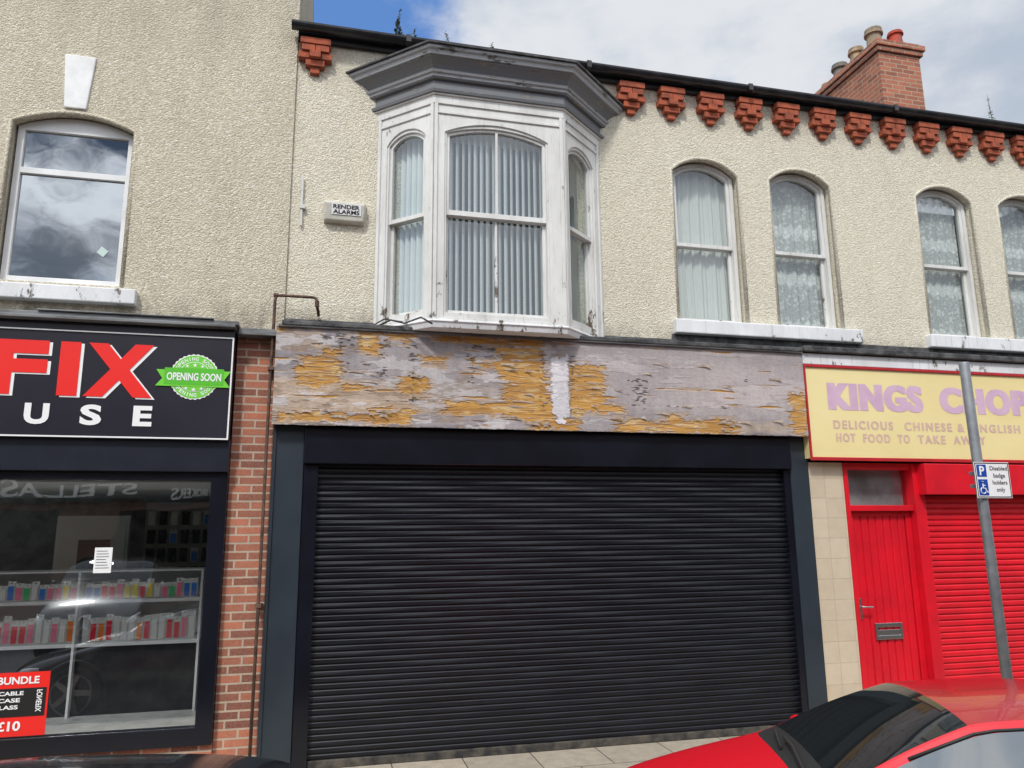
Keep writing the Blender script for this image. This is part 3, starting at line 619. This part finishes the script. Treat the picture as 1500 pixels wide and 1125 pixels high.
m=M(); m.box(4.94,5.03,-2.0535,-2.0525,2.14,2.265); m.obj('symbol_panel',BLUE,SG)
tobj(SG,WHL,'P',4.963,5.01,2.297,2.368,-2.0545,.03)
m=M(); m.tube([(4.978,-2.055,2.245),(4.979,-2.055,2.248)],.009,10); m.tube([(4.978,-2.055,2.232),(4.982,-2.055,2.195),(5.0,-2.055,2.195),(5.012,-2.055,2.165),(5.022,-2.055,2.165)],.005,6)
m.tube([(4.98,-2.055,2.218),(5.0,-2.055,2.216)],.004,6)
m.tube([(4.98+.024*math.cos(a)-.002,-2.055,2.178+.024*math.sin(a)) for a in [math.radians(q) for q in range(110,350,20)]],.0035,6); m.obj('wheelchair_symbol',WHL,SG)
m=M(); m.box(4.955,5.05,-2.047,-1.955,2.2,2.23); m.box(4.955,5.05,-2.047,-1.955,2.3,2.33); m.obj('clamp',GALV,SP,bev=.003)
# ---------------------------------------------------------------- CARS
CG=N('car_glass'); CGm=CG.set(Base_Color=(.010,.012,.013,1),Roughness=.02,Specular_IOR_Level=.35)
CS=N('car_side_glass'); CSm=CS.set(Base_Color=(.05,.06,.065,1),Roughness=.02,Specular_IOR_Level=1.,Coat_Weight=1.,Coat_Roughness=.01,Coat_IOR=1.75)
RUB=simple('black_rubber',(.015,.015,.015,1),rough=.6); RIM=simple('alloy_rim',(.4,.4,.42,1),rough=.3,metal=.9)
LAMP=simple('lamp_lens',(.7,.7,.72,1),rough=.08,coat=1); REARL=simple('rear_lens',(.4,.01,.01,1),rough=.1,coat=1)
PLT=simple('number_plate',(.7,.6,.15,1),rough=.5); PLTF=simple('white_plate',(.75,.75,.72,1),rough=.5)
def car(label,loc,yaw,paint,roofm,hs=1.0,grille=False,gw=1.,bw=1.,crown=1.,thin=0.):
    bw_=[(.70,.17),(.835,.32),(.85,.57)]
    S=[(0,[(.40,.22),(.50,.30),(.52,.42),(.50,.48),(.46,.52),(.40,.55),(.20,.565),(0,.57)]),
     (.07,[(.60,.19),(.68,.31),(.71,.46),(.66,.56),(.6,.60),(.5,.625),(.27,.64),(0,.65)]),
     (.30,[(.69,.17),(.80,.32),(.82,.52),(.77,.67),(.70,.71),(.6,.735),(.32,.76),(0,.77)]),
     (.75,[(.70,.17),(.83,.32),(.85,.57),(.80,.79),(.73,.835),(.64,.86),(.35,.885),(0,.895)]),
     (1.08,bw_+[(.81,.86),(.745,.905),(.69,.925),(.37,.96),(0,.97)]),
     (1.18,bw_+[(.81,.87),(.74,.935),(.68,.975),(.37,1.015),(0,1.03)]),
     (1.50,bw_+[(.81,.885),(.68,1.10),(.635,1.145),(.36,1.185),(0,1.20)]),
     (1.80,bw_+[(.81,.895),(.635,1.20),(.59,1.25),(.34,1.295),(0,1.31)]),
     (1.90,bw_+[(.81,.895),(.625,1.215),(.58,1.265),(.335,1.315),(0,1.33)]),
     (2.30,bw_+[(.81,.90),(.61,1.24),(.565,1.285),(.33,1.335),(0,1.35)]),
     (2.38,bw_+[(.81,.90),(.61,1.24),(.565,1.285),(.33,1.335),(0,1.35)]),
     (2.95,bw_+[(.81,.91),(.60,1.215),(.555,1.26),(.32,1.31),(0,1.325)]),
     (3.25,bw_+[(.80,.92),(.60,1.17),(.55,1.215),(.32,1.265),(0,1.28)]),
     (3.36,bw_+[(.79,.925),(.61,1.11),(.56,1.16),(.32,1.22),(0,1.235)]),
     (3.62,[(.69,.17),(.80,.32),(.82,.56),(.76,.87),(.66,.92),(.60,.945),(.34,.97),(0,.98)]),
     (3.74,[(.66,.18),(.76,.32),(.78,.54),(.72,.74),(.66,.79),(.58,.82),(.32,.84),(0,.845)]),
     (3.80,[(.5,.22),(.6,.32),(.62,.48),(.58,.62),(.52,.66),(.44,.69),(.24,.70),(0,.70)])]
    for i in range(5,13):
        r=S[i][1]; a,b=r[4],r[5]; r[4]=(a[0]+(b[0]-a[0])*thin,a[1]+(b[1]-a[1])*thin)
    S=[(x,[(y*(bw if j<4 else (gw if 5<=i<=13 else (gw+bw)/2)),z if j<6 else r[5][1]+(z-r[5][1])*crown) for j,(y,z) in enumerate(r)]) for i,(x,r) in enumerate(S)]
    ring=[[(-y,z*hs) for y,z in r]+[(y,z*hs) for y,z in reversed(r[:-1])] for _,r in S]; nR=15
    vs=[(S[i][0],y,z) for i in range(len(S)) for y,z in ring[i]]; fs=[];mi=[]
    for i in range(len(S)-1):
        for j in range(nR-1):
            fs.append((i*nR+j,i*nR+j+1,(i+1)*nR+j+1,(i+1)*nR+j)); jj=j if j<7 else 13-j; k=0; far=j>=7
            if i in (5,6) and jj>=5: k=1
            elif i==4 and jj>=5: k=5
            elif 7<=i<=12 and jj>=5: k=2
            elif i==13 and jj>=5: k=4
            elif jj==3 and i in (5,6,7,8,10,11): k=7 if far else 3
            elif jj==3 and i==9: k=8 if far else 6
            mi.append(k)
    for e in (0,len(S)-1):
        for j in range(7): 
            a,b,c,d=e*nR+j,e*nR+j+1,e*nR+13-j,e*nR+14-j
            fs.append((a,b,c,d) if j<6 else (a,b,d)) ; mi.append(0)
    me=bpy.data.meshes.new('c'); me.from_pydata(vs,[],fs); me.polygons.foreach_set('material_index',mi)
    for _ in range(9): me.materials.append(paint)
    bm=bmesh.new(); bm.from_mesh(me); bmesh.ops.recalc_face_normals(bm,faces=bm.faces)
    cr=bm.edges.layers.float.new('crease_edge')
    for e in bm.edges:
        if len(e.link_faces)==2 and e.link_faces[0].material_index!=e.link_faces[1].material_index: e[cr]=.5
    bm.to_mesh(me); bm.free()
    o=bpy.data.objects.new('c',me); COL.objects.link(o); sm=o.modifiers.new('s','SUBSURF'); sm.levels=3; sm.render_levels=3
    dg=bpy.context.evaluated_depsgraph_get(); me2=bpy.data.meshes.new_from_object(o.evaluated_get(dg)); bpy.data.objects.remove(o)
    V_=[v.co.copy() for v in me2.vertices]; by={}
    wheels=[(.72,),(3.05,)]
    for p in me2.polygons:
        c=p.center; k=p.material_index
        if k==0 and abs(c.y)>.55 and any((c.x-w[0])**2+(c.z-.30)**2<.345**2 for w in wheels): continue
        by.setdefault(k,[]).append(list(p.vertices))
    root=thing('parked_car',label,'car',(0,0,0),group='cars parked along the kerb')
    names={0:('body',paint),1:('windscreen',CGm),2:('roof',roofm),3:('side_window',CSm),7:('side_window',CSm),4:('rear_window',CGm),5:('scuttle_trim',RUB),6:('door_pillar',RUB),8:('door_pillar',RUB)}
    for k,fl in by.items():
        m=M(); used=sorted({i for f in fl for i in f}); mp={u:i for i,u in enumerate(used)}
        m.add([V_[u] for u in used],[[mp[i] for i in f] for f in fl]); m.obj(names[k][0],names[k][1],root,smooth=True)
    for sy in (-1,1):
        pts=[(S[i][0],sy*(S[i][1][4][0]+.004),S[i][1][4][1]*hs-.004) for i in range(6,13)]
        m=M(); m.tube(pts,.008,6); m.obj('window_seal',RUB,root,smooth=True)
    for wx in (.72,3.05):
        for sy in (-1,1):
            cy=sy*.74*bw; m=M()
            m.tube([(wx,cy-sy*.1,.30),(wx,cy+sy*.085,.30),(wx,cy+sy*.095,.30)],[.30,.30,.27],32)
            Wh=m.obj('wheel',RUB,root,smooth=False)
            m=M(); yy=cy+sy*.1; m.tube([(wx,yy-.01,.30),(wx,yy+.01,.30)],.05,16)
            for a in range(5):
                an=a*1.2566; d=Vector((math.cos(an),0,math.sin(an))); w=Vector((-d.z,0,d.x))*.03; c0=Vector((wx,yy,.30)); q=Vector((0,.008,0))
                A=[c0-w,c0+w,c0+d*.2+w*.8,c0+d*.2-w*.8]; m.add([p-q for p in A]+[p+q for p in A],[(0,1,2,3),(4,5,6,7),(0,1,5,4),(1,2,6,5),(2,3,7,6),(3,0,4,7)])
            m.tube([(wx+.205*math.cos(t),yy,.30+.205*math.sin(t)) for t in np.linspace(0,6.283,33)],.012,6,False); m.obj('rim',RIM,Wh)
            m=M(); m.tube([(wx+.35*math.cos(t),sy*.835*bw,.30+.35*math.sin(t)) for t in np.linspace(-.3,3.44,30)],.022,8); m.obj('wheel_arch',RUB,root,smooth=True)
    for sy in (-1,1):
        m=M(); m.tube([(1.42,sy*.80*bw,.89*hs),(1.40,sy*.86*bw,.91*hs),(1.39,sy*.91*bw,.92*hs),(1.39,sy*.96*bw,.92*hs)],[.02,.04,.05,.04],12); m.obj('door_mirror',paint,root,smooth=True)
        m=M(); m.tube([(.10,sy*.60*bw,.53*hs),(.2,sy*.70*bw,.57*hs),(.34,sy*.765*bw,.62*hs)],[.05,.06,.03],12); m.obj('headlight',LAMP,root,smooth=True)
        m=M(); m.tube([(3.66,sy*.74*bw,.82*hs),(3.70,sy*.70*bw,.70*hs)],[.05,.06],12); m.obj('rear_light',REARL,root,smooth=True)
        m=M(); m.tube([(2.05,sy*.865*bw,.80*hs),(2.2,sy*.872*bw,.80*hs)],.012,8); m.obj('door_handle',paint,root,smooth=True)
    m=M(); m.box(-.022,.01,-.26,.26,.27,.38); m.obj('number_plate',PLTF,root)
    m=M(); m.box(3.79,3.815,-.26,.26,.45,.56); m.obj('number_plate',PLT,root)
    if grille:
        m=M(); m.add([(-.01,-.42,.42*hs),(-.01,.42,.42*hs),(-.01,.46,.55*hs),(-.01,.3,.60*hs),(-.01,-.3,.60*hs),(-.01,-.46,.55*hs)],[(0,1,2,3,4,5)]); G_=m.obj('grille',RUB,root)
        zc=.51*hs; m=M(); m.tube([(-.03,.13*math.cos(t),zc+.13*math.sin(t)) for t in np.linspace(0,6.283,33)],.014,6,False)
        for a in (90,210,330): m.tube([(-.03,0,zc),(-.03,.125*math.cos(math.radians(a)),zc+.125*math.sin(math.radians(a)))],[.022,.006],6)
        m.box(-.025,-.015,-.44,-.14,zc-.015,zc+.015); m.box(-.025,-.015,.14,.44,zc-.015,zc+.015); m.obj('emblem',CHROME,G_)
    for pts in ([(1.10,-.45,.985),(1.13,-.05,1.02),(1.14,.2,1.015)],[(1.1,.1,.985),(1.14,.45,1.0)]):
        m=M(); m.tube([(a,b*gw,c*hs) for a,b,c in pts],.008,6); m.obj('wiper',RUB,root)
    root.location=loc; root.rotation_euler=(0,0,math.radians(yaw)); return root
def carpaint(n,c,rough=.3,coat=1.): 
    k=N(n); return k.set(Base_Color=c,Roughness=rough,Coat_Weight=coat,Coat_Roughness=.02,Specular_IOR_Level=.4)
REDC=carpaint('red_car_paint',(.62,.004,.015,1),.35,.4); BLKC=carpaint('black_car_paint',(.012,.013,.016,1),.25)
ROOFR=carpaint('red_roof_paint',(.34,.004,.012,1),.25,.45); BLKR=carpaint('black_roof_paint',(.012,.013,.016,1),.2,.4)  # red reflection of the shopfront is put into the roof colour
car('red hatchback with steep dark windscreen parked by the kerb',(1.28,-2.90,-.15),-19,REDC,ROOFR,hs=.945,gw=.82,bw=.95,crown=.75,thin=.4)
car('glossy dark hatchback parked at the kerb behind the red car',(-3.42,-3.95,-.15),0,BLKR,BLKR,hs=.925)
DC=car('black car with round front emblem waiting nose-on to the shops',(-3.75,-7.25,-.15),270,BLKC,BLKC,hs=1.25,grille=True)
# ---------------------------------------------------------------- OPPOSITE SIDE
OB=thing('opposite_terrace','dark red brick terrace across the road with shop signs','building',(0,-15,0))
m=M(); m.plate(rect(-30,30,0,6.8),[rect(x,x+.9,4.1,5.6) for x in np.arange(-29,29,2.4)]+[rect(x,x+3.4,.5,2.5) for x in np.arange(-29,27,4.8)],-14.2,-14.0); m.obj('wall',BRICKO,OB)
m=M(); m.box(-30,30,-14.35,-14.3,.1,6.7); m.obj('window',CGm,OB)
m=M(); m.add([(-30,-13.9,6.8),(30,-13.9,6.8),(30,-18,9),(-30,-18,9),(30,-22,6.8),(-30,-22,6.8)],[(0,1,2,3),(3,2,4,5)]); m.obj('roof',SLATE,OB)
SS=thing('shop_sign','dark insurance brokers sign on the terrace across the road','sign',(-5.5,-13.9,2.7))
m=M(); m.box(-9,-1.6,-14,-13.85,2.7,3.4); m.obj('panel',simple('dark_green_sign',(.02,.03,.03,1),rough=.5),SS)
fx=lambda x,y,z:(-x,y,z); LT=simple('faded_cream_letters',(.88,.87,.82,1))
tobj(SS,LT,'STELLAS',4.6,7.6,2.85,3.2,-13.845,.02,T=fx); tobj(SS,LT,'INSURANCE BROKERS',1.95,3.75,2.84,3.04,-13.845,.02,T=fx)
# ---------------------------------------------------------------- WORLD, SUN, CAMERA
sd=Vector((-.42,-.80,1.05)).normalized(); el=math.asin(sd.z); az=math.atan2(sd.x,sd.y)
w=bpy.data.worlds.new('World'); SC.world=w; w.use_nodes=True; t=w.node_tree; bg=t.nodes['Background']
sky=t.nodes.new('ShaderNodeTexSky'); sky.sky_type='NISHITA'; sky.sun_disc=False; sky.sun_elevation=el; sky.sun_rotation=az; sky.dust_density=1.5
tc=t.nodes.new('ShaderNodeTexCoord'); mp=t.nodes.new('ShaderNodeMapping'); mp.inputs['Scale'].default_value=(1,1,1.8); mp.inputs['Location'].default_value=(.35,.2,.1)
t.links.new(tc.outputs['Generated'],mp.inputs[0])
def wn(sc,det,r=.55):
    k=t.nodes.new('ShaderNodeTexNoise'); k.inputs['Scale'].default_value=sc; k.inputs['Detail'].default_value=det; k.inputs['Roughness'].default_value=r; t.links.new(mp.outputs[0],k.inputs['Vector']); return k.outputs['Fac']
def mr(s,a,b,c=0,d=1):
    k=t.nodes.new('ShaderNodeMapRange'); t.links.new(s,k.inputs[0]); k.interpolation_type='SMOOTHSTEP'
    for i,v in zip((1,2,3,4),(a,b,c,d)): k.inputs[i].default_value=v
    return k.outputs[0]
def wmix(f,a,b,bl='MIX'):
    k=t.nodes.new('ShaderNodeMix'); k.data_type='RGBA'; k.blend_type=bl
    for i,v in ((0,f),(6,a),(7,b)):
        if isinstance(v,bpy.types.NodeSocket): t.links.new(v,k.inputs[i])
        else: k.inputs[i].default_value=v
    return k.outputs[2]
def wdot(v):
    dt=t.nodes.new('ShaderNodeVectorMath'); dt.operation='DOT_PRODUCT'; t.links.new(tc.outputs['Generated'],dt.inputs[0]); dt.inputs[1].default_value=v; return dt.outputs['Value']
def wm_(op,a,b):
    k=t.nodes.new('ShaderNodeMath'); k.operation=op
    for i,v in ((0,a),(1,b)):
        if isinstance(v,bpy.types.NodeSocket): t.links.new(v,k.inputs[i])
        else: k.inputs[i].default_value=v
    return k.outputs[0]
def gap(d,nz,a,b): return mr(wm_('ADD',wdot(Vector(d).normalized()),wm_('MULTIPLY',wn(9,6,.62),nz)),a,b)
cl=wmix(mr(wn(3.8,8),.36,.60),(3.7,4.2,5.0,1),(5.9,6.1,6.4,1))
gain=mr(wdot(sd),.1,1.,1.,2.5)
cb=t.nodes.new('ShaderNodeCombineXYZ'); [t.links.new(gain,cb.inputs[i]) for i in range(3)]
cl=wmix(1.,cl,cb.outputs[0],'MULTIPLY')
hole=gap((.0,.80,.60),.02,.997,1.007)
cover=wm_('MULTIPLY',mr(wn(2.1,8),.24,.36),wm_('SUBTRACT',1.,hole))
blue=wmix(.6,sky.outputs[0],(.9,2.4,6.2,1))
col=wmix(cover,blue,cl)
col=wmix(gap((-.27,-.83,.50),.03,1.003,1.012),col,(.9,1.3,2.1,1))      # blue gap added to the unseen sky to darken the upper pane's reflection
col=wmix(wm_('MULTIPLY',gap((-.33,-.93,.25),.03,1.006,1.016),.85),col,(1.0,1.3,1.8,1)) # dark patch added low in the unseen sky for the lower pane's reflection
t.links.new(col,bg.inputs[0]); bg.inputs[1].default_value=.13
sl_=bpy.data.lights.new('sun','SUN'); sl_.energy=2.5; sl_.angle=math.radians(7); sl_.color=(1,.96,.90)
so=bpy.data.objects.new('sun',sl_); so.rotation_euler=(-sd).to_track_quat('-Z','Y').to_euler(); COL.objects.link(so)
pi,ya,ro=[math.radians(a) for a in (11.035,13.707,-0.531)]
cp,sp=math.cos(pi),math.sin(pi); cy,sy=math.cos(ya),math.sin(ya)
W_=Vector((sy*cp,cy*cp,sp)); r0=Vector((cy,-sy,0)); u0=r0.cross(W_); c_,s_=math.cos(ro),math.sin(ro)
r=r0*c_+u0*s_; u=-r0*s_+u0*c_
cam=bpy.data.cameras.new('camera'); co=bpy.data.objects.new('camera',cam); COL.objects.link(co)
co.matrix_world=Matrix(((r.x,u.x,-W_.x,0),(r.y,u.y,-W_.y,-6.961),(r.z,u.z,-W_.z,1.9),(0,0,0,1)))
cam.sensor_fit='HORIZONTAL'; cam.sensor_width=36; cam.lens=1104.9/1500*36; cam.clip_end=1000; SC.camera=co
SC.view_settings.view_transform='Standard'; SC.view_settings.look='None'; SC.view_settings.exposure=0
